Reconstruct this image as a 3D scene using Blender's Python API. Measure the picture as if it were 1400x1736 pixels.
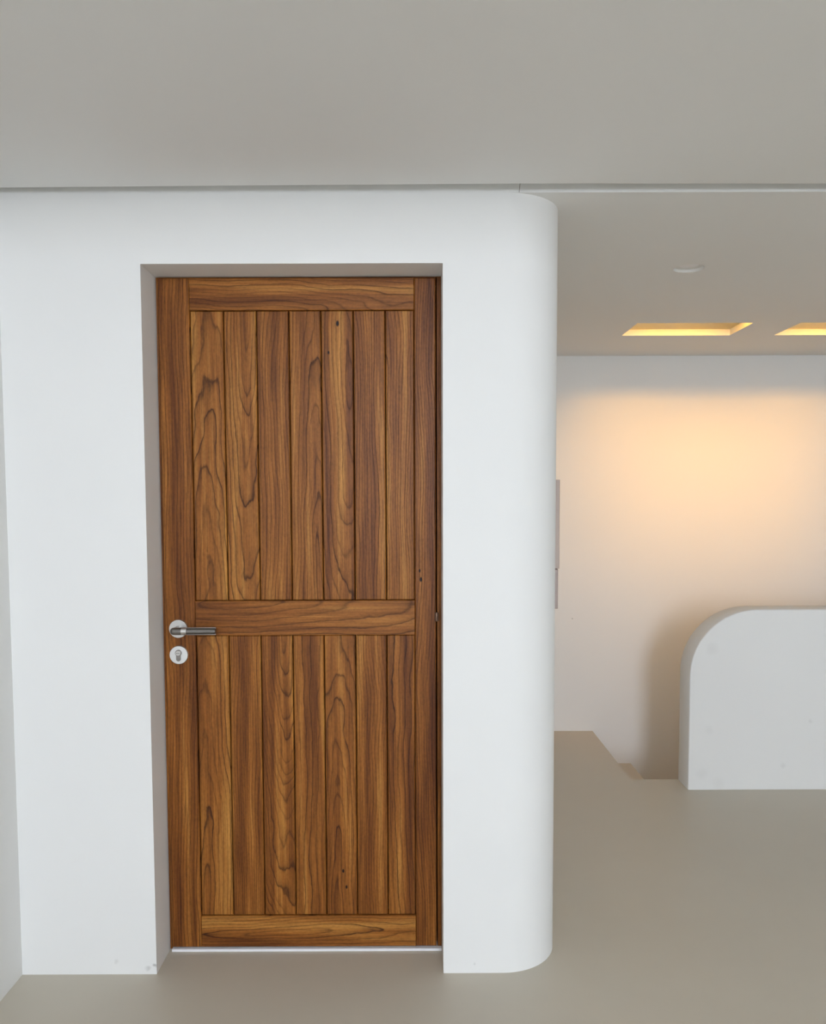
import bpy, math, random
from mathutils import Vector, Matrix
from mathutils.geometry import tessellate_polygon

scene = bpy.context.scene
for o in list(bpy.data.objects):
    bpy.data.objects.remove(o, do_unlink=True)
C = scene.collection

# ------------------------------------------------------------------ camera
# solved from the photograph: 1400 px focal length, frame cropped at the bottom (lens shift)
F_PX, PY = 1400.0, 939.2
R_ = Vector((0.999993924, -0.000897597, -0.003368566))
U_ = Vector((0.003417760, 0.062037180, 0.998067990))
F_ = Vector((0.000686887, 0.998073435, -0.062039873))
cam_data = bpy.data.cameras.new('camera')
cam = bpy.data.objects.new('camera', cam_data)
C.objects.link(cam)
cam.matrix_world = Matrix(((R_.x, U_.x, -F_.x, 0.0),
                           (R_.y, U_.y, -F_.y, -2.40762),
                           (R_.z, U_.z, -F_.z, 1.41657),
                           (0, 0, 0, 1)))
cam_data.sensor_fit = 'HORIZONTAL'
cam_data.sensor_width = 36.0
cam_data.lens = 36.0 * F_PX / 1400.0
cam_data.shift_y = (PY - 868.0) / 1400.0
cam_data.clip_start = 0.02
cam_data.clip_end = 200
scene.camera = cam

# ------------------------------------------------------------------ daylight: hazy sky, entering by the window behind the camera
SKY_STRENGTH = 30.0
world = bpy.data.worlds.new('daylight')
scene.world = world
world.use_nodes = True
wn = world.node_tree
wn.nodes.clear()
w_out = wn.nodes.new('ShaderNodeOutputWorld')
w_bg = wn.nodes.new('ShaderNodeBackground')
w_bg.inputs['Color'].default_value = (0.83, 0.90, 1.02, 1)          # even, hazy daylight
w_bg.inputs['Strength'].default_value = SKY_STRENGTH
wn.links.new(w_bg.outputs[0], w_out.inputs[0])

WINDOW = (-0.05, 1.25, 1.0, 3.40)          # x0, x1, z0, z1 of the tall window opening behind the camera
Y_REAR = -8.0
portal = bpy.data.lights.new('window_rear_offscreen', 'AREA')
portal.shape = 'RECTANGLE'
portal.size = WINDOW[1] - WINDOW[0]
portal.size_y = WINDOW[3] - WINDOW[2]
portal.cycles.is_portal = True
portal_o = bpy.data.objects.new('window_rear_offscreen', portal)
C.objects.link(portal_o)
portal_o.location = ((WINDOW[0] + WINDOW[1]) / 2, Y_REAR - 0.1, (WINDOW[2] + WINDOW[3]) / 2)
portal_o.rotation_euler = (math.pi / 2, 0, 0)      # faces +y, into the room

scene.view_settings.view_transform = 'Standard'
scene.view_settings.look = 'None'
scene.view_settings.gamma = 1.0
scene.view_settings.use_curve_mapping = False
scene.view_settings.exposure = 0.02
scene.cycles.use_denoising = True
scene.cycles.max_bounces = 9
scene.cycles.diffuse_bounces = 8

# ------------------------------------------------------------------ helpers
class MB:
    """collects geometry for one mesh object"""
    def __init__(self):
        self.v, self.f, self.s = [], [], []

    def add(self, verts, faces, smooth=False):
        n = len(self.v)
        self.v += [tuple(p) for p in verts]
        self.f += [tuple(i + n for i in f) for f in faces]
        self.s += [smooth] * len(faces)
        return self

    def box(self, x0, x1, y0, y1, z0, z1):
        v = [(x0, y0, z0), (x1, y0, z0), (x1, y1, z0), (x0, y1, z0),
             (x0, y0, z1), (x1, y0, z1), (x1, y1, z1), (x0, y1, z1)]
        return self.add(v, [(3, 2, 1, 0), (4, 5, 6, 7), (0, 1, 5, 4), (1, 2, 6, 5), (2, 3, 7, 6), (3, 0, 4, 7)])

    def prism(self, plan, z0, z1, smooth=False):
        n = len(plan)
        v = [(x, y, z0) for x, y in plan] + [(x, y, z1) for x, y in plan]
        tris = tessellate_polygon([[Vector((x, y, 0)) for x, y in plan]])
        f = [(i, (i + 1) % n, n + (i + 1) % n, n + i) for i in range(n)]
        self.add(v, f, smooth)
        caps = [tuple(reversed(t)) for t in tris] + [tuple(n + i for i in t) for t in tris]
        return self.add(v, caps)

    def panel(self, x0, x1, z0, z1, yf, yb, c):
        """board facing -y with a chamfer of c around its front face"""
        v = [(x0, yb, z0), (x1, yb, z0), (x1, yb, z1), (x0, yb, z1),
             (x0, yf + c, z0), (x1, yf + c, z0), (x1, yf + c, z1), (x0, yf + c, z1),
             (x0 + c, yf, z0 + c), (x1 - c, yf, z0 + c), (x1 - c, yf, z1 - c), (x0 + c, yf, z1 - c)]
        f = [(3, 2, 1, 0), (8, 9, 10, 11)]
        for i in range(4):
            j = (i + 1) % 4
            f += [(i, j, 4 + j, 4 + i), (4 + i, 4 + j, 8 + j, 8 + i)]
        return self.add(v, f)

    def lathe(self, profile, origin, axis='Y', seg=48, smooth=True, flute=None):
        """profile: (radius, height along axis); flute(angle, height) scales the radius"""
        ox, oy, oz = origin
        v, f = [], []
        for r, h in profile:
            for k in range(seg):
                a = 2 * math.pi * k / seg
                q = r * (flute(k, h) if flute else 1.0)
                c, s = q * math.cos(a), q * math.sin(a)
                v.append((ox + c, oy + h, oz + s) if axis == 'Y' else
                         (ox + h, oy + c, oz + s) if axis == 'X' else (ox + c, oy + s, oz + h))
        for i in range(len(profile) - 1):
            for k in range(seg):
                k2 = (k + 1) % seg
                f.append((i * seg + k, i * seg + k2, (i + 1) * seg + k2, (i + 1) * seg + k))
        f.append(tuple(range(seg)))
        f.append(tuple(reversed(range((len(profile) - 1) * seg, len(profile) * seg))))
        return self.add(v, f, smooth)

    def build(self, name, mat, parent=None, sharp=None):
        me = bpy.data.meshes.new(name)
        me.from_pydata(self.v, [], self.f)
        for p, s in zip(me.polygons, self.s):
            p.use_smooth = s
        import bmesh
        bm = bmesh.new()
        bm.from_mesh(me)
        bmesh.ops.remove_doubles(bm, verts=bm.verts, dist=1e-6)
        bmesh.ops.recalc_face_normals(bm, faces=bm.faces)
        bm.to_mesh(me)
        bm.free()
        if sharp is not None:
            me.set_sharp_from_angle(angle=math.radians(sharp))
        me.materials.append(mat)
        ob = bpy.data.objects.new(name, me)
        C.objects.link(ob)
        if parent is not None:
            ob.parent = parent
        return ob


def tag(o, label=None, category=None, group=None, kind=None):
    if label: o['label'] = label
    if category: o['category'] = category
    if group: o['group'] = group
    if kind: o['kind'] = kind
    return o


def empty(name, loc=(0, 0, 0)):
    e = bpy.data.objects.new(name, None)
    C.objects.link(e)
    e.empty_display_size = 0.1
    return e


def srgb(r, g, b):
    f = lambda c: c / 255 / 12.92 if c / 255 <= 0.04045 else ((c / 255 + 0.055) / 1.055) ** 2.4
    return (f(r), f(g), f(b), 1.0)


class NT:
    """small node-tree writer"""
    def __init__(self, name):
        self.mat = bpy.data.materials.new(name)
        self.mat.use_nodes = True
        self.t = self.mat.node_tree
        self.b = self.t.nodes['Principled BSDF']

    def n(self, typ, **kw):
        nd = self.t.nodes.new(typ)
        for k, val in kw.items():
            setattr(nd, k, val)
        return nd

    def put(self, sock, val):
        if hasattr(val, 'is_linked') or isinstance(val, bpy.types.NodeSocket):
            self.t.links.new(val, sock)
        else:
            sock.default_value = val

    def m(self, op, a, b=None, c=None, clamp=False):
        nd = self.n('ShaderNodeMath', operation=op, use_clamp=clamp)
        for i, x in enumerate((a, b, c)):
            if x is not None:
                self.put(nd.inputs[i], x)
        return nd.outputs[0]

    def xyz(self, x, y, z):
        nd = self.n('ShaderNodeCombineXYZ')
        for i, q in enumerate((x, y, z)):
            self.put(nd.inputs[i], q)
        return nd.outputs[0]

    def noise(self, vec, scale=1.0, detail=2.0, rough=0.5, dist=0.0):
        nd = self.n('ShaderNodeTexNoise')
        self.put(nd.inputs['Vector'], vec)
        nd.inputs['Scale'].default_value = scale
        nd.inputs['Detail'].default_value = detail
        nd.inputs['Roughness'].default_value = rough
        nd.inputs['Distortion'].default_value = dist
        return nd.outputs['Fac']

    def ramp(self, fac, stops, interp='LINEAR'):
        nd = self.n('ShaderNodeValToRGB')
        cr = nd.color_ramp
        cr.interpolation = interp
        while len(cr.elements) < len(stops):
            cr.elements.new(0.5)
        for e, (p, c) in zip(cr.elements, stops):
            e.position = p
            e.color = c if len(c) == 4 else (*c, 1)
        self.put(nd.inputs['Fac'], fac)
        return nd.outputs['Color']

    def mix(self, fac, a, b, blend='MIX'):
        nd = self.n('ShaderNodeMix', data_type='RGBA', blend_type=blend)
        self.put(nd.inputs['Factor'], fac)
        self.put(nd.inputs[6], a)
        self.put(nd.inputs[7], b)
        return nd.outputs[2]

    def bump(self, height, strength, distance):
        nd = self.n('ShaderNodeBump')
        nd.inputs['Strength'].default_value = strength
        nd.inputs['Distance'].default_value = distance
        self.put(nd.inputs['Height'], height)
        self.t.links.new(nd.outputs[0], self.b.inputs['Normal'])


# ------------------------------------------------------------------ materials
def mat_plaster(name, col, marks=(), uneven=0.5, rough=0.75):
    k = NT(name)
    pos = k.n('ShaderNodeNewGeometry').outputs['Position']
    big = k.noise(pos, 1.6, 2, 0.5)
    c = k.mix(k.m('MULTIPLY_ADD', big, 0.5, 0.0), (*[x * 1.015 for x in col[:3]], 1), (*[x * 0.965 for x in col[:3]], 1))
    # scuffs and patched filler spots left on the paint: (position, radius, darkness)
    if marks:
        nz = k.n('ShaderNodeTexNoise')
        nz.inputs['Scale'].default_value = 45.0
        nz.inputs['Detail'].default_value = 1.0
        k.t.links.new(pos, nz.inputs['Vector'])
        sc = k.n('ShaderNodeVectorMath', operation='SCALE')
        k.t.links.new(nz.outputs['Color'], sc.inputs[0])
        sc.inputs['Scale'].default_value = 0.016
        wob = k.n('ShaderNodeVectorMath', operation='ADD')
        k.t.links.new(pos, wob.inputs[0])
        k.t.links.new(sc.outputs[0], wob.inputs[1])
    for p, r, d in marks:
        dv = k.n('ShaderNodeVectorMath', operation='DISTANCE')
        k.t.links.new(wob.outputs[0], dv.inputs[0])
        dv.inputs[1].default_value = (p[0] + .008, p[1] + .008, p[2] + .008)
        mr = k.n('ShaderNodeMapRange', interpolation_type='SMOOTHSTEP')
        k.t.links.new(dv.outputs['Value'], mr.inputs['Value'])
        mr.inputs['From Min'].default_value = r * 1.1
        mr.inputs['From Max'].default_value = r * 0.1
        c = k.mix(k.m('MULTIPLY', mr.outputs[0], d), c, (0.22, 0.21, 0.19, 1))
    k.t.links.new(c, k.b.inputs['Base Color'])
    k.b.inputs['Roughness'].default_value = rough
    k.b.inputs['Specular IOR Level'].default_value = 0.25
    if uneven > 0.2:
        k.bump(big, 0.25, 0.016 * uneven)
    return k.mat


WHITE = (0.80, 0.80, 0.785)
M_wall = mat_plaster('white_paint', WHITE, marks=[
    ((-0.800, 0.0, 0.020), 0.012, 0.35), ((-0.778, 0.0, 0.026), 0.008, 0.6), ((-0.895, 0.0, 0.040), 0.010, 0.18),
    ((0.185, 0.0, 0.026), 0.006, 0.25), ((0.98, 2.6366, 0.70), 0.006, 0.5),
    ((0.341, 0.0, 2.309), 0.005, 0.8)])
M_half = mat_plaster('half_wall_paint', WHITE, marks=[
    ((1.46, 1.58, 0.70), 0.040, 0.07), ((1.45, 1.58, 0.30), 0.030, 0.06), ((1.95, 1.58, 0.34), 0.014, 0.12),
    ((1.82, 1.58, 0.12), 0.018, 0.10), ((1.42, 1.58, 0.08), 0.04, 0.06), ((1.50, 1.58, 0.03), 0.04, 0.05)])
M_ceil = mat_plaster('ceiling_paint', WHITE, uneven=0.3)
M_lowceil = mat_plaster('corridor_ceiling_paint', WHITE, uneven=0.3)

k = NT('microcement')
pos = k.n('ShaderNodeNewGeometry').outputs['Position']
b1 = k.noise(pos, 1.1, 4, 0.55)
b2 = k.noise(pos, 9, 4, 0.6)
c = k.ramp(k.m('ADD', k.m('MULTIPLY', b1, 0.7), k.m('MULTIPLY', b2, 0.3)),
           [(0.3, (0.525, 0.48, 0.395)), (0.7, (0.555, 0.51, 0.425))])
k.t.links.new(c, k.b.inputs['Base Color'])
k.put(k.b.inputs['Roughness'], k.m('MULTIPLY_ADD', b2, 0.12, 0.36))
k.b.inputs['Specular IOR Level'].default_value = 0.4
k.bump(b1, 0.2, 0.003)
M_floor = k.mat


def mat_wood(name):
    """stained solid elm: growth rings cut by each board (per-board log centre in mesh attributes)"""
    k = NT(name)

    def attr(a):
        nd = k.n('ShaderNodeAttribute', attribute_name=a)
        s = k.n('ShaderNodeSeparateXYZ')
        k.t.links.new(nd.outputs['Vector'], s.inputs[0])
        return s.outputs
    u, v, _ = attr('grain_co')          # metres along, across
    ox, oy, tilt = attr('grain_log')    # log centre across, below the face, taper along
    seed, tone, freq = attr('grain_var')
    wob = k.noise(k.xyz(k.m('MULTIPLY_ADD', u, 1.5, k.m('MULTIPLY', seed, 3.7)), k.m('MULTIPLY', v, 5.0), seed), 1, 2, 0.5)
    wob2 = k.noise(k.xyz(k.m('MULTIPLY_ADD', u, 5.0, seed), k.m('MULTIPLY', v, 14.0), k.m('ADD', seed, 9.1)), 1, 2, 0.5)
    wob3 = k.noise(k.xyz(k.m('MULTIPLY', u, 22.0), k.m('MULTIPLY', v, 70.0), seed), 1, 2, 0.6)
    vv = k.m('ADD', k.m('SUBTRACT', v, ox), k.m('MULTIPLY', k.m('SUBTRACT', wob, 0.5), 0.085))
    ww = k.m('ADD', k.m('MULTIPLY_ADD', u, tilt, oy), k.m('MULTIPLY', k.m('SUBTRACT', wob2, 0.5), 0.036))
    r = k.m('SQRT', k.m('ADD', k.m('MULTIPLY', vv, vv), k.m('MULTIPLY', ww, ww)))
    r = k.m('MULTIPLY', r, freq)
    r = k.m('ADD', r, k.m('MULTIPLY', k.m('SUBTRACT', wob3, 0.5), 0.35))
    ph = k.m('FRACT', r)
    wn_ = k.n('ShaderNodeTexWhiteNoise', noise_dimensions='2D')
    k.t.links.new(k.xyz(k.m('FLOOR', r), seed, 0.0), wn_.inputs['Vector'])
    ring_s = k.m('MULTIPLY_ADD', wn_.outputs['Value'], 0.65, 0.35)
    ring = k.ramp(ph, [(0.0, (0.35,) * 3), (0.10, (0, 0, 0)), (0.55, (0.06,) * 3), (0.82, (0.32,) * 3), (0.94, (1, 1, 1)), (1.0, (0.6,) * 3)])
    line = k.m('MULTIPLY', ring, ring_s)
    fibre = k.noise(k.xyz(k.m('MULTIPLY', u, 7.0), k.m('MULTIPLY', v, 330.0), seed), 1, 4, 0.65)
    pores = k.noise(k.xyz(k.m('MULTIPLY', u, 55.0), k.m('MULTIPLY', v, 620.0), k.m('ADD', seed, 4.0)), 1, 2, 0.5)
    broad = k.noise(k.xyz(k.m('MULTIPLY', u, 1.1), k.m('MULTIPLY', v, 23.0), k.m('ADD', seed, 2.0)), 1, 3, 0.6)
    figure = k.noise(k.xyz(k.m('MULTIPLY', u, 90.0), k.m('MULTIPLY', v, 160.0), seed), 1, 3, 0.6)
    base = k.ramp(k.m('ADD', k.m('MULTIPLY_ADD', broad, 1.15, -0.065), k.m('SUBTRACT', tone, 0.5)),
                  [(0.25, srgb(92, 49, 19)), (0.43, srgb(124, 73, 28)), (0.57, srgb(149, 93, 38)), (0.75, srgb(178, 123, 58))])
    col = k.mix(k.m('MULTIPLY', line, 0.95), base, srgb(46, 20, 8))
    fm = k.m('MULTIPLY_ADD', k.m('SUBTRACT', fibre, 0.5), 1.5, 1.0)
    gm = k.m('MULTIPLY_ADD', k.m('SUBTRACT', figure, 0.5), 0.6, fm)
    pm = k.n('ShaderNodeMapRange')
    k.put(pm.inputs['Value'], pores)
    pm.inputs['From Min'].default_value = 0.60
    pm.inputs['From Max'].default_value = 0.72
    gm = k.m('SUBTRACT', gm, k.m('MULTIPLY', pm.outputs[0], 0.28))
    gv = k.n('ShaderNodeVectorMath', operation='SCALE')
    k.t.links.new(col, gv.inputs[0])
    k.t.links.new(gm, gv.inputs['Scale'])
    col = gv.outputs[0]
    # knots: dark specks with their own place on the boards
    posn = k.n('ShaderNodeNewGeometry').outputs['Position']
    for p, rad in (((-0.225, 0.14, 1.960), 0.0065), ((-0.253, 0.14, 1.873), 0.004), ((0.022, 0.13, 1.207), 0.004),
                   ((0.026, 0.13, 1.180), 0.0055), ((-0.222, 0.14, 0.255), 0.0045), ((-0.212, 0.14, 0.203), 0.0045)):
        df = k.n('ShaderNodeVectorMath', operation='SUBTRACT')
        k.t.links.new(posn, df.inputs[0])
        df.inputs[1].default_value = p
        ml = k.n('ShaderNodeVectorMath', operation='MULTIPLY')
        k.t.links.new(df.outputs[0], ml.inputs[0])
        ml.inputs[1].default_value = (1.0, 0.2, 0.55)
        ln = k.n('ShaderNodeVectorMath', operation='LENGTH')
        k.t.links.new(ml.outputs[0], ln.inputs[0])
        mr = k.n('ShaderNodeMapRange', interpolation_type='SMOOTHSTEP')
        k.t.links.new(ln.outputs['Value'], mr.inputs['Value'])
        mr.inputs['From Min'].default_value = rad
        mr.inputs['From Max'].default_value = rad * 0.45
        col = k.mix(mr.outputs[0], col, srgb(28, 14, 8))
    k.t.links.new(col, k.b.inputs['Base Color'])
    k.put(k.b.inputs['Roughness'], k.m('MULTIPLY_ADD', line, 0.12, 0.42))
    k.b.inputs['Specular IOR Level'].default_value = 0.18
    hh = k.m('SUBTRACT', k.m('MULTIPLY', fibre, 0.6), k.m('MULTIPLY', line, 0.8))
    k.bump(hh, 0.35, 0.0008)
    return k.mat


M_wood = mat_wood('stained_wood')


def mat_metal(name, col, rough, metallic=1.0, scale=900):
    k = NT(name)
    pos = k.n('ShaderNodeNewGeometry').outputs['Position']
    nz = k.noise(pos, scale, 3, 0.6)
    k.t.links.new(k.ramp(nz, [(0.25, (*[x * 0.82 for x in col], 1)), (0.75, (*[min(1, x * 1.1) for x in col], 1))]), k.b.inputs['Base Color'])
    k.put(k.b.inputs['Roughness'], k.m('MULTIPLY_ADD', nz, 0.15, rough))
    k.b.inputs['Metallic'].default_value = metallic
    return k.mat


M_nickel = mat_metal('satin_nickel', (0.62, 0.60, 0.57), 0.34)
M_plate = mat_metal('brushed_plate', (0.70, 0.70, 0.68), 0.42)
M_lever = mat_metal('dark_nickel', (0.27, 0.25, 0.23), 0.28)
M_slot = mat_metal('keyway_black', (0.02, 0.02, 0.02), 0.6, 0.0)
M_bronze = mat_metal('aged_bronze', (0.22, 0.14, 0.10), 0.45)
M_seal = mat_plaster('white_seal', (0.82, 0.82, 0.84), uneven=0.1, rough=0.4)
M_taupe = mat_plaster('taupe_lacquer', (0.46, 0.375, 0.33), uneven=0.1, rough=0.5)
M_taupe2 = mat_plaster('taupe_lacquer_dark', (0.41, 0.335, 0.305), uneven=0.1, rough=0.5)
M_crack = mat_plaster('crack_filler', (0.30, 0.29, 0.26), uneven=0.1)

k = NT('warm_led')
k.b.inputs['Base Color'].default_value = (0.9, 0.8, 0.6, 1)
k.b.inputs['Emission Color'].default_value = (1.0, 0.60, 0.18, 1)
k.b.inputs['Emission Strength'].default_value = 3.5
M_led = k.mat

# ------------------------------------------------------------------ dimensions (metres; y = 0 is the face of the door wall)
XL, XR = -1.180, 5.0                    # room sides
OXL, OXR, OZ = -0.7751, 0.0893, 2.10    # door opening
REC = 0.1305                            # recess of the door
ZC = 2.296                              # corridor ceiling
YB = 2.6366                             # back wall of the corridor
PR, PCX = 0.180, 0.266                  # rounded wall corner: radius, centre x
PX = PCX + PR                           # side face of the block
SX, SY = 1.113, 1.737                   # stairwell corner
HY0, HY1, HX, HZ, HR = 1.581, 1.735, 1.354, 0.892, 0.325
ROOF, Y_SOF = 3.7, -1.2                 # tall part of the room; edge of the low soffit

# ------------------------------------------------------------------ setting
m = MB()
m.prism([(XL, Y_REAR), (XR, Y_REAR), (XR, SY), (SX, SY), (SX, YB), (XL, YB)], -0.16, 0.0)
m.box(SX - 0.12, XR, SY - 0.12, YB, -3.0, -2.9)                    # landing at the foot of the stairs
tag(m.build('floor', M_floor), 'smooth beige microcement floor', kind='structure')

# door wall: left pier, head over the door, right pier that turns into the corridor with a rounded corner
m = MB()
m.box(XL, OXL, 0, 0.24, 0, ZC)
m.box(OXL, OXR, 0, 0.24, OZ, ZC)
NA = 40
arc = [(PCX + PR * math.sin(a), PR - PR * math.cos(a)) for a in [math.pi / 2 * i / NA for i in range(NA + 1)]]
m.prism([(OXR, 0)] + arc + [(PX, YB), (PX - 0.15, YB), (PX - 0.15, 0.24), (OXR, 0.24)], 0, ZC, smooth=True)
wf = m.build('wall_front', M_wall, sharp=20)
tag(wf, 'white plaster wall with a deep door opening and rounded corner', kind='structure')

m = MB().box(XL - 0.15, XL, Y_REAR, YB + 0.15, -0.16, ROOF)
tag(m.build('wall_left', M_wall), 'white side wall meeting the door wall', kind='structure')
m = MB().box(XL, XR + 0.15, YB, YB + 0.15, -3.0, ROOF)
tag(m.build('wall_back', M_wall), 'white back wall of the corridor washed by warm light', kind='structure')
m = MB().box(XR, XR + 0.15, Y_REAR - 0.2, YB, -3.0, ROOF)
tag(m.build('wall_right', M_wall), 'white wall closing the room on the right', kind='structure')
m = MB()
m.box(XL - 0.15, WINDOW[0], Y_REAR - 0.2, Y_REAR, -0.16, ROOF)
m.box(WINDOW[1], XR, Y_REAR - 0.2, Y_REAR, -0.16, ROOF)
m.box(WINDOW[0], WINDOW[1], Y_REAR - 0.2, Y_REAR, WINDOW[3], ROOF)
m.box(WINDOW[0], WINDOW[1], Y_REAR - 0.2, Y_REAR, -0.16, WINDOW[2])
tag(m.build('wall_rear', M_wall), 'white wall behind the viewer with a tall open window', kind='structure')
m = MB().box(SX, XR, SY - 0.12, SY, -3.0, -0.16)
m.box(SX - 0.12, SX, SY - 0.12, YB, -3.0, -0.16)
tag(m.build('wall_stairwell', M_wall), 'white wall under the half wall inside the stairwell', kind='structure')

# main ceiling: its free edge stops short of the door wall, leaving a dark shadow gap
m = MB()
m.prism([(XL, Y_SOF), (XR, Y_SOF), (XR, -0.055), (1.156, -0.055), (0.30, -0.062), (-0.422, -0.055), (-1.151, -0.044), (XL, -0.044)], ZC + 0.0015, ZC + 0.125)
m.box(XL, XR, -0.24, 0.03, ZC + 0.125, ZC + 0.155)
m.box(XL, XR, Y_SOF, Y_SOF + 0.1, ZC + 0.1, ROOF)
m.box(XL - 0.15, XR + 0.15, Y_REAR - 0.2, YB + 0.15, ROOF, ROOF + 0.1)
tag(m.build('ceiling', M_ceil), 'pale grey main ceiling ending in a shadow gap', kind='structure')

# corridor ceiling: dropped board with two light wells and a round trimless cut-out
WELLS = [(1.113, 1.685), (1.920, 2.492)]
WY0, WY1, TH = 1.725, 2.030, 0.032
HC, HRAD = (1.048, 0.772), 0.056
outer = [(XL, 0.0), (XR, 0.0), (XR, YB), (XL, YB)]
holes = [[(a, WY0), (a, WY1), (b, WY1), (b, WY0)] for a, b in WELLS]
holes.append([(HC[0] + HRAD * math.cos(-2 * math.pi * i / 40), HC[1] + HRAD * math.sin(-2 * math.pi * i / 40)) for i in range(40)])
loops = [outer] + holes
flat = [p for l in loops for p in l]
tris = tessellate_polygon([[Vector((x, y, 0)) for x, y in l] for l in loops])
m = MB()
nf = len(flat)
v = [(x, y, ZC) for x, y in flat] + [(x, y, ZC + TH) for x, y in flat]
faces = [tuple(t) for t in tris] + [tuple(i + nf for i in t) for t in tris]
base = 0
for l in loops:
    n = len(l)
    faces += [(base + i, base + (i + 1) % n, nf + base + (i + 1) % n, nf + base + i) for i in range(n)]
    base += n
m.add(v, faces)
m.box(XL, XR, 0.0, 0.03, ZC + TH, ZC + 0.125)
lowc = m.build('ceiling_corridor', M_lowceil)
tag(lowc, 'dropped beige-white corridor ceiling with recessed light wells', kind='structure')
# hairline joint in the edge of the dropped ceiling
m = MB()
pts = [(0.3095, 2.322), (0.3085, 2.314), (0.3080, 2.306), (0.3070, 2.2965)]
for (xa, za), (xb, zb) in zip(pts, pts[1:]):
    w = 0.0009
    m.add([(xa - w, -0.0004, za), (xa + w, -0.0004, za), (xb + w, -0.0004, zb), (xb - w, -0.0004, zb),
           (xa - w, 0.002, za), (xa + w, 0.002, za), (xb + w, 0.002, zb), (xb - w, 0.002, zb)],
          [(3, 2, 1, 0), (0, 1, 5, 4), (1, 2, 6, 5), (2, 3, 7, 6), (3, 0, 4, 7), (4, 5, 6, 7)])
tag(m.build('hairline_crack', M_crack, lowc), 'dark hairline crack in the plaster edge')

# half wall guarding the stairs, its free top corner rounded
prof = [(HX, 0.0), (XR, 0.0), (XR, HZ)]
prof += [(HX + HR - HR * math.sin(a), HZ - HR + HR * math.cos(a)) for a in [math.pi / 2 * i / 32 for i in range(33)]]
m = MB()
BV = 0.006
n = len(prof)


def off(i, d):
    """point i of the profile moved inwards by d (kept on the floor line)"""
    x, z = prof[i]
    if z == 0.0:
        return (x + (d if x < 2 else 0), z)
    if x >= XR - 1e-6:
        return (x, z - d)
    a = math.pi / 2 * (i - 3) / 32
    return (x + d * math.sin(a), z - d * math.cos(a))


rings = []
for y, d in ((HY0, BV), (HY0 + BV * 0.3, BV * 0.3), (HY0 + BV, 0), (HY1 - BV, 0), (HY1 - BV * 0.3, BV * 0.3), (HY1, BV)):
    rings.append([(off(i, d)[0], y, off(i, d)[1]) for i in range(n)])
vv = [p for rg in rings for p in rg]
ff = []
for j in range(len(rings) - 1):
    ff += [(j * n + i, j * n + (i + 1) % n, (j + 1) * n + (i + 1) % n, (j + 1) * n + i) for i in range(n)]
m.add(vv, ff, True)
m.add(rings[0], [tuple(range(n))])
m.add(rings[-1], [tuple(range(n))])
hw = m.build('half_wall', M_half, sharp=50)
tag(hw, 'low white plaster half wall with one rounded corner, guarding the stairs', 'half wall', kind='structure')

# stairs going down behind the half wall
st = empty('staircase')
tag(st, 'beige microcement stairs going down behind the half wall', 'staircase', kind='structure')
for i in range(12):
    x0 = SX + i * 0.238
    z = -0.205 - i * 0.19
    MB().box(x0, x0 + 0.238, SY, YB, z - 0.24, z).build('step', M_floor, st)

# ------------------------------------------------------------------ the wooden door
door = empty('door_1')
tag(door, 'brown plank door of stained wood with a nickel lever handle, set in a deep white opening', 'door', kind='structure')
rng = random.Random(11)


def wood_piece(name, parent, x0, x1, z0, z1, yf, yb, c, along='z', log=None, var=None):
    mb = MB().panel(x0, x1, z0, z1, yf, yb, c)
    ob = mb.build(name, M_wood, parent)
    me = ob.data
    log = log or (rng.uniform(-0.06, 0.06), rng.uniform(-0.03, 0.03), rng.choice((-1, 1)) * rng.uniform(0.02, 0.06))
    var = var or (rng.uniform(0, 50), rng.uniform(0.42, 0.58), rng.uniform(70, 120))
    cxm, czm = (x0 + x1) / 2, (z0 + z1) / 2
    for nm, fn in (('grain_co', lambda p: (p.z - czm, p.x - cxm, p.y) if along == 'z' else (p.x - cxm, p.z - czm, p.y)),
                   ('grain_log', lambda p: log), ('grain_var', lambda p: var)):
        at = me.attributes.new(nm, 'FLOAT_VECTOR', 'POINT')
        for i_, vt in enumerate(me.vertices):
            at.data[i_].vector = fn(vt.co)
    return ob


YF = 0.1305                              # face of stiles and rails
LX0, LX1 = -0.7655, 0.0720               # door leaf
SL, SR = -0.6725, 0.0075                 # inner edges of the stiles
ZB, ZT = 0.012, 2.094
# frame lining round the leaf, set a little behind its face
wood_piece('jamb', door, OXL, LX0 - 0.003, 0.0, OZ, YF + 0.012, 0.235, 0.001, log=(0.2, 0.0, 0.01), var=(3.1, 0.45, 90))
wood_piece('jamb', door, LX1 + 0.004, OXR, 0.0, OZ, YF + 0.010, 0.235, 0.001, log=(0.2, 0.0, 0.01), var=(7.7, 0.45, 90))
wood_piece('head_jamb', door, LX0 - 0.003, LX1 + 0.004, ZT + 0.003, OZ, YF + 0.012, 0.235, 0.001, 'x', log=(0.2, 0.0, 0.01), var=(5.2, 0.45, 90))
wood_piece('stile', door, LX0, SL, ZB, ZT, YF, 0.175, 0.0015, log=(0.085, 0.012, 0.012), var=(12.3, 0.46, 100))
wood_piece('stile', door, SR, LX1, ZB, ZT, YF, 0.175, 0.0030, log=(-0.13, 0.02, 0.012), var=(21.9, 0.43, 115))
G = 0.0006
wood_piece('rail', door, SL + G, SR - G, 1.999, ZT, YF, 0.175, 0.0015, 'x', log=(-0.05, 0.03, 0.09), var=(31.0, 0.52, 105))
wood_piece('rail', door, SL + G, SR - G, 1.0075, 1.1155, YF, 0.175, 0.0015, 'x', log=(0.05, 0.03, 0.16), var=(44.2, 0.50, 50))
wood_piece('rail', door, SL + G, SR - G, ZB, 0.112, YF, 0.175, 0.0015, 'x', log=(-0.004, 0.004, 0.075), var=(52.8, 0.55, 95))
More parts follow.
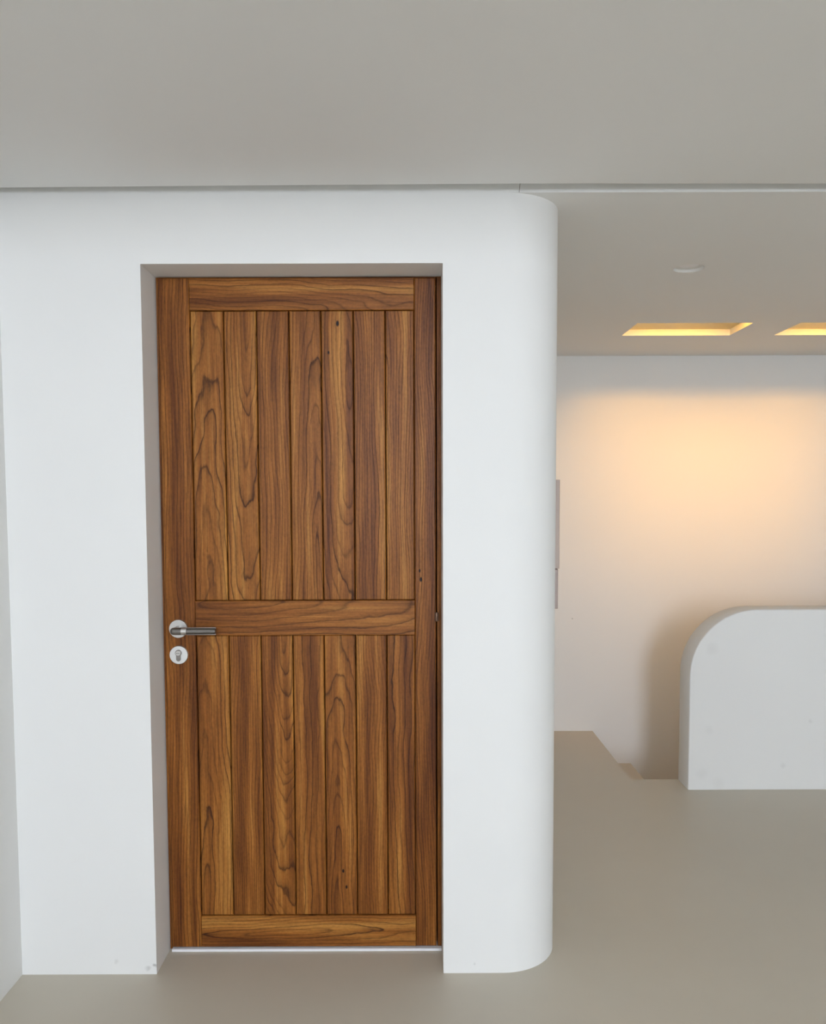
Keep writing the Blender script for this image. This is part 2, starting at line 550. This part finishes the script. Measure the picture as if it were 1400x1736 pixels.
XT = [SL, -0.5710, -0.4715, -0.3725, -0.2755, -0.1775, -0.0805, SR]
up = [((0.000, 0.060, 0.075), (1.3, 0.50, 85)), ((0.020, 0.035, -0.075), (2.6, 0.56, 100)), ((0.110, 0.02, 0.02), (3.9, 0.47, 105)),
      ((0.040, 0.030, 0.065), (5.1, 0.53, 95)), ((0.030, -0.020, 0.090), (6.4, 0.52, 95)), ((-0.090, 0.020, 0.025), (7.2, 0.46, 120)),
      ((-0.050, 0.010, 0.045), (8.8, 0.50, 130))]
lo = [((-0.030, 0.030, 0.080), (9.3, 0.56, 80)), ((0.160, 0.02, 0.02), (10.9, 0.48, 140)), ((0.030, 0.055, -0.120), (11.4, 0.52, 130)),
      ((0.080, 0.050, 0.030), (13.5, 0.44, 60)), ((-0.010, 0.035, 0.080), (14.7, 0.48, 90)), ((0.120, 0.02, -0.03), (15.2, 0.48, 130)),
      ((-0.060, 0.030, 0.040), (16.1, 0.45, 85))]
for i in range(7):
    g = 0.0014
    wood_piece('plank', door, XT[i] + g, XT[i + 1] - g, 1.1165, 1.9980, YF + 0.006, 0.168, 0.0026, log=up[i][0], var=up[i][1])
for i in range(7):
    g = 0.0014
    wood_piece('plank', door, XT[i] + g, XT[i + 1] - g, 0.1130, 1.0065, YF + 0.006, 0.168, 0.0026, log=lo[i][0], var=lo[i][1])
tag(MB().box(LX0, OXR - 0.001, YF - 0.006, YF + 0.04, 0.0, 0.0075).build('threshold_strip', M_seal, door), 'white seal strip under the door')
# hinge knuckle on the closing side
m = MB().lathe([(0.0045, 0), (0.0055, 0.002), (0.0055, 0.026), (0.0045, 0.028)], (LX1 + 0.002, YF - 0.001, 1.050), 'Z', 20)
m.build('hinge', M_bronze, door, sharp=40)

# lever handle
hx, hz = -0.7240, 1.030
rose = MB().lathe([(0.0285, 0.0), (0.0285, -0.006), (0.0275, -0.0075), (0.012, -0.0075)], (hx, YF, hz), 'Y', 64).build('handle_rosette', M_nickel, door, sharp=30)
yl = 0.075
m = MB().lathe([(0.0095, -0.007), (0.0095, yl - YF)], (hx, YF, hz), 'Y', 40)
m.build('lever_neck', M_lever, rose, sharp=40)
# elbow: rounded stub of the lever over the neck
m = MB()
prof_e = [(0.0005, -0.0105)] + [(0.0112 * math.sin(a), -0.0105 + 0.0112 * (1 - math.cos(a))) for a in [math.pi / 2 * t / 8 for t in range(1, 9)]] + [(0.0112, 0.0225), (0.0098, 0.0225), (0.0098, 0.0240)]
m.lathe(prof_e, (hx, yl, hz), 'X', 40)
lev = m.build('lever', M_lever, rose, sharp=40)
m = MB().lathe([(0.0098, 0.0238), (0.0114, 0.0240), (0.0114, 0.0400), (0.0100, 0.0404)], (hx, yl, hz), 'X', 40)
m.build('lever_collar', M_nickel, rose, sharp=30)
FL = 12
flute = lambda kk, h: 1.0 if (kk % 8) in (0, 1, 2, 3) else 0.78
m = MB().lathe([(0.0100, 0.0402), (0.0118, 0.0406), (0.0118, 0.1262), (0.0108, 0.1278), (0.0050, 0.1278)], (hx, yl, hz), 'X', FL * 8, True, flute)
m.build('lever_grip', M_lever, rose, sharp=25)

# lock escutcheon with a profile cylinder
kx, kz = -0.7240, 0.9485
esc = MB().lathe([(0.0285, 0.0), (0.0285, -0.006), (0.0275, -0.0075), (0.012, -0.0075)], (kx, YF, kz), 'Y', 64).build('lock_escutcheon', M_plate, door, sharp=30)
ring_ = []
rc, hw_, zt = 0.0100, 0.0068, 0.0067
a0 = math.asin(hw_ / rc)
for i in range(29):
    a = -math.pi / 2 + a0 + (2 * math.pi - 2 * a0) * i / 28
    ring_.append((rc * math.cos(a), zt + rc * math.sin(a)))
for i in range(9):
    a = math.pi + math.pi * i / 8
    ring_.append((hw_ * math.cos(a), -0.0125 + hw_ * math.sin(a)))
n = len(ring_)
vb = [(kx + x, YF - 0.007, kz + z) for x, z in ring_] + [(kx + x, YF - 0.0115, kz + z) for x, z in ring_]
cyl = MB().add(vb, [tuple(range(n)), tuple(range(n, 2 * n))] + [(i, (i + 1) % n, n + (i + 1) % n, n + i) for i in range(n)]).build('lock_cylinder', M_lever, esc)
MB().lathe([(0.0078, 0.0), (0.0078, -0.0035), (0.0072, -0.004), (0.001, -0.004)], (kx, YF - 0.0112, kz + zt), 'Y', 32).build('key_plug', M_nickel, esc, sharp=30)
for dx in (-0.0026, 0.0026):
    MB().box(kx + dx - 0.0016, kx + dx + 0.0016, YF - 0.0156, YF - 0.0145, kz + zt - 0.0008, kz + zt + 0.0010).build('keyway', M_slot, esc)

# ------------------------------------------------------------------ fittings in the corridor
for wi, (a, b) in enumerate(WELLS):
    e = empty('recessed_ceiling_light')
    tag(e, ['warm light well in the corridor ceiling above the end of the half wall',
            'warm light well in the corridor ceiling, second from the rounded wall corner'][wi], 'ceiling light', 'recessed ceiling lights')
    z0, z1 = ZC + TH, ZC + 0.19
    y0, y1 = WY0 - 0.13, WY1 + 0.09
    t = 0.012
    m = MB()
    m.box(a - 0.09, b + 0.09, y0, y0 + t, z0, z1)
    m.box(a - 0.09, b + 0.09, y1 - t, y1, z0, z1)
    m.box(a - 0.09, a - 0.09 + t, y0 + t, y1 - t, z0, z1)
    m.box(b + 0.09 - t, b + 0.09, y0 + t, y1 - t, z0, z1)
    m.box(a - 0.09, b + 0.09, y0, y1, z1, z1 + t)
    m.build('light_box', M_lowceil, e)
    # strip on the near side of the box, aimed at the back wall
    MB().box(a + 0.02, b - 0.02, 1.676, 1.688, ZC + 0.128, ZC + 0.150).build('led_strip', M_led, e)
    led_name = ['led_light', 'ceiling_light_right_offscreen'][wi]     # the second well runs out of the frame
    ld = bpy.data.lights.new(led_name, 'AREA')
    ld.shape = 'RECTANGLE'
    ld.size, ld.size_y = b - a - 0.06, 0.06
    ld.color = (1.0, 0.46, 0.03)
    ld.energy = 3.0
    ld.spread = math.radians(86)
    lo_ = bpy.data.objects.new(led_name, ld)
    C.objects.link(lo_)
    lo_.parent = e
    lo_.location = ((a + b) / 2, 1.700, ZC + 0.118)
    lo_.rotation_euler = (math.radians(90 - 50), 0, 0)

e = empty('recessed_downlight')
tag(e, 'small round trimless downlight sunk in the corridor ceiling, switched off', 'downlight')
m = MB().lathe([(HRAD, 0.0), (HRAD * 0.93, 0.009), (0.034, 0.012)], (HC[0], HC[1], ZC + 0.0003), 'Z', 40)
m.f, m.s = m.f[:-2], m.s[:-2]                       # open cup
m.build('downlight_cup', M_lowceil, e, sharp=40)
MB().lathe([(0.0345, 0.0115), (0.0345, 0.016), (0.01, 0.016)], (HC[0], HC[1], ZC), 'Z', 32).build('downlight_lens', M_seal, e, sharp=40)

# slim box on the side of the block, mostly hidden by the rounded corner
e = empty('wall_box')
tag(e, 'slim taupe wall box peeking out behind the rounded wall corner', 'wall box')
MB().panel(PX, 0.510, 1.186, 1.494, 0.45, 0.72, 0.003).build('box_cover', M_taupe, e)
MB().panel(PX, 0.506, 1.046, 1.184, 0.45, 0.72, 0.003).build('box_lower_cover', M_taupe2, e)
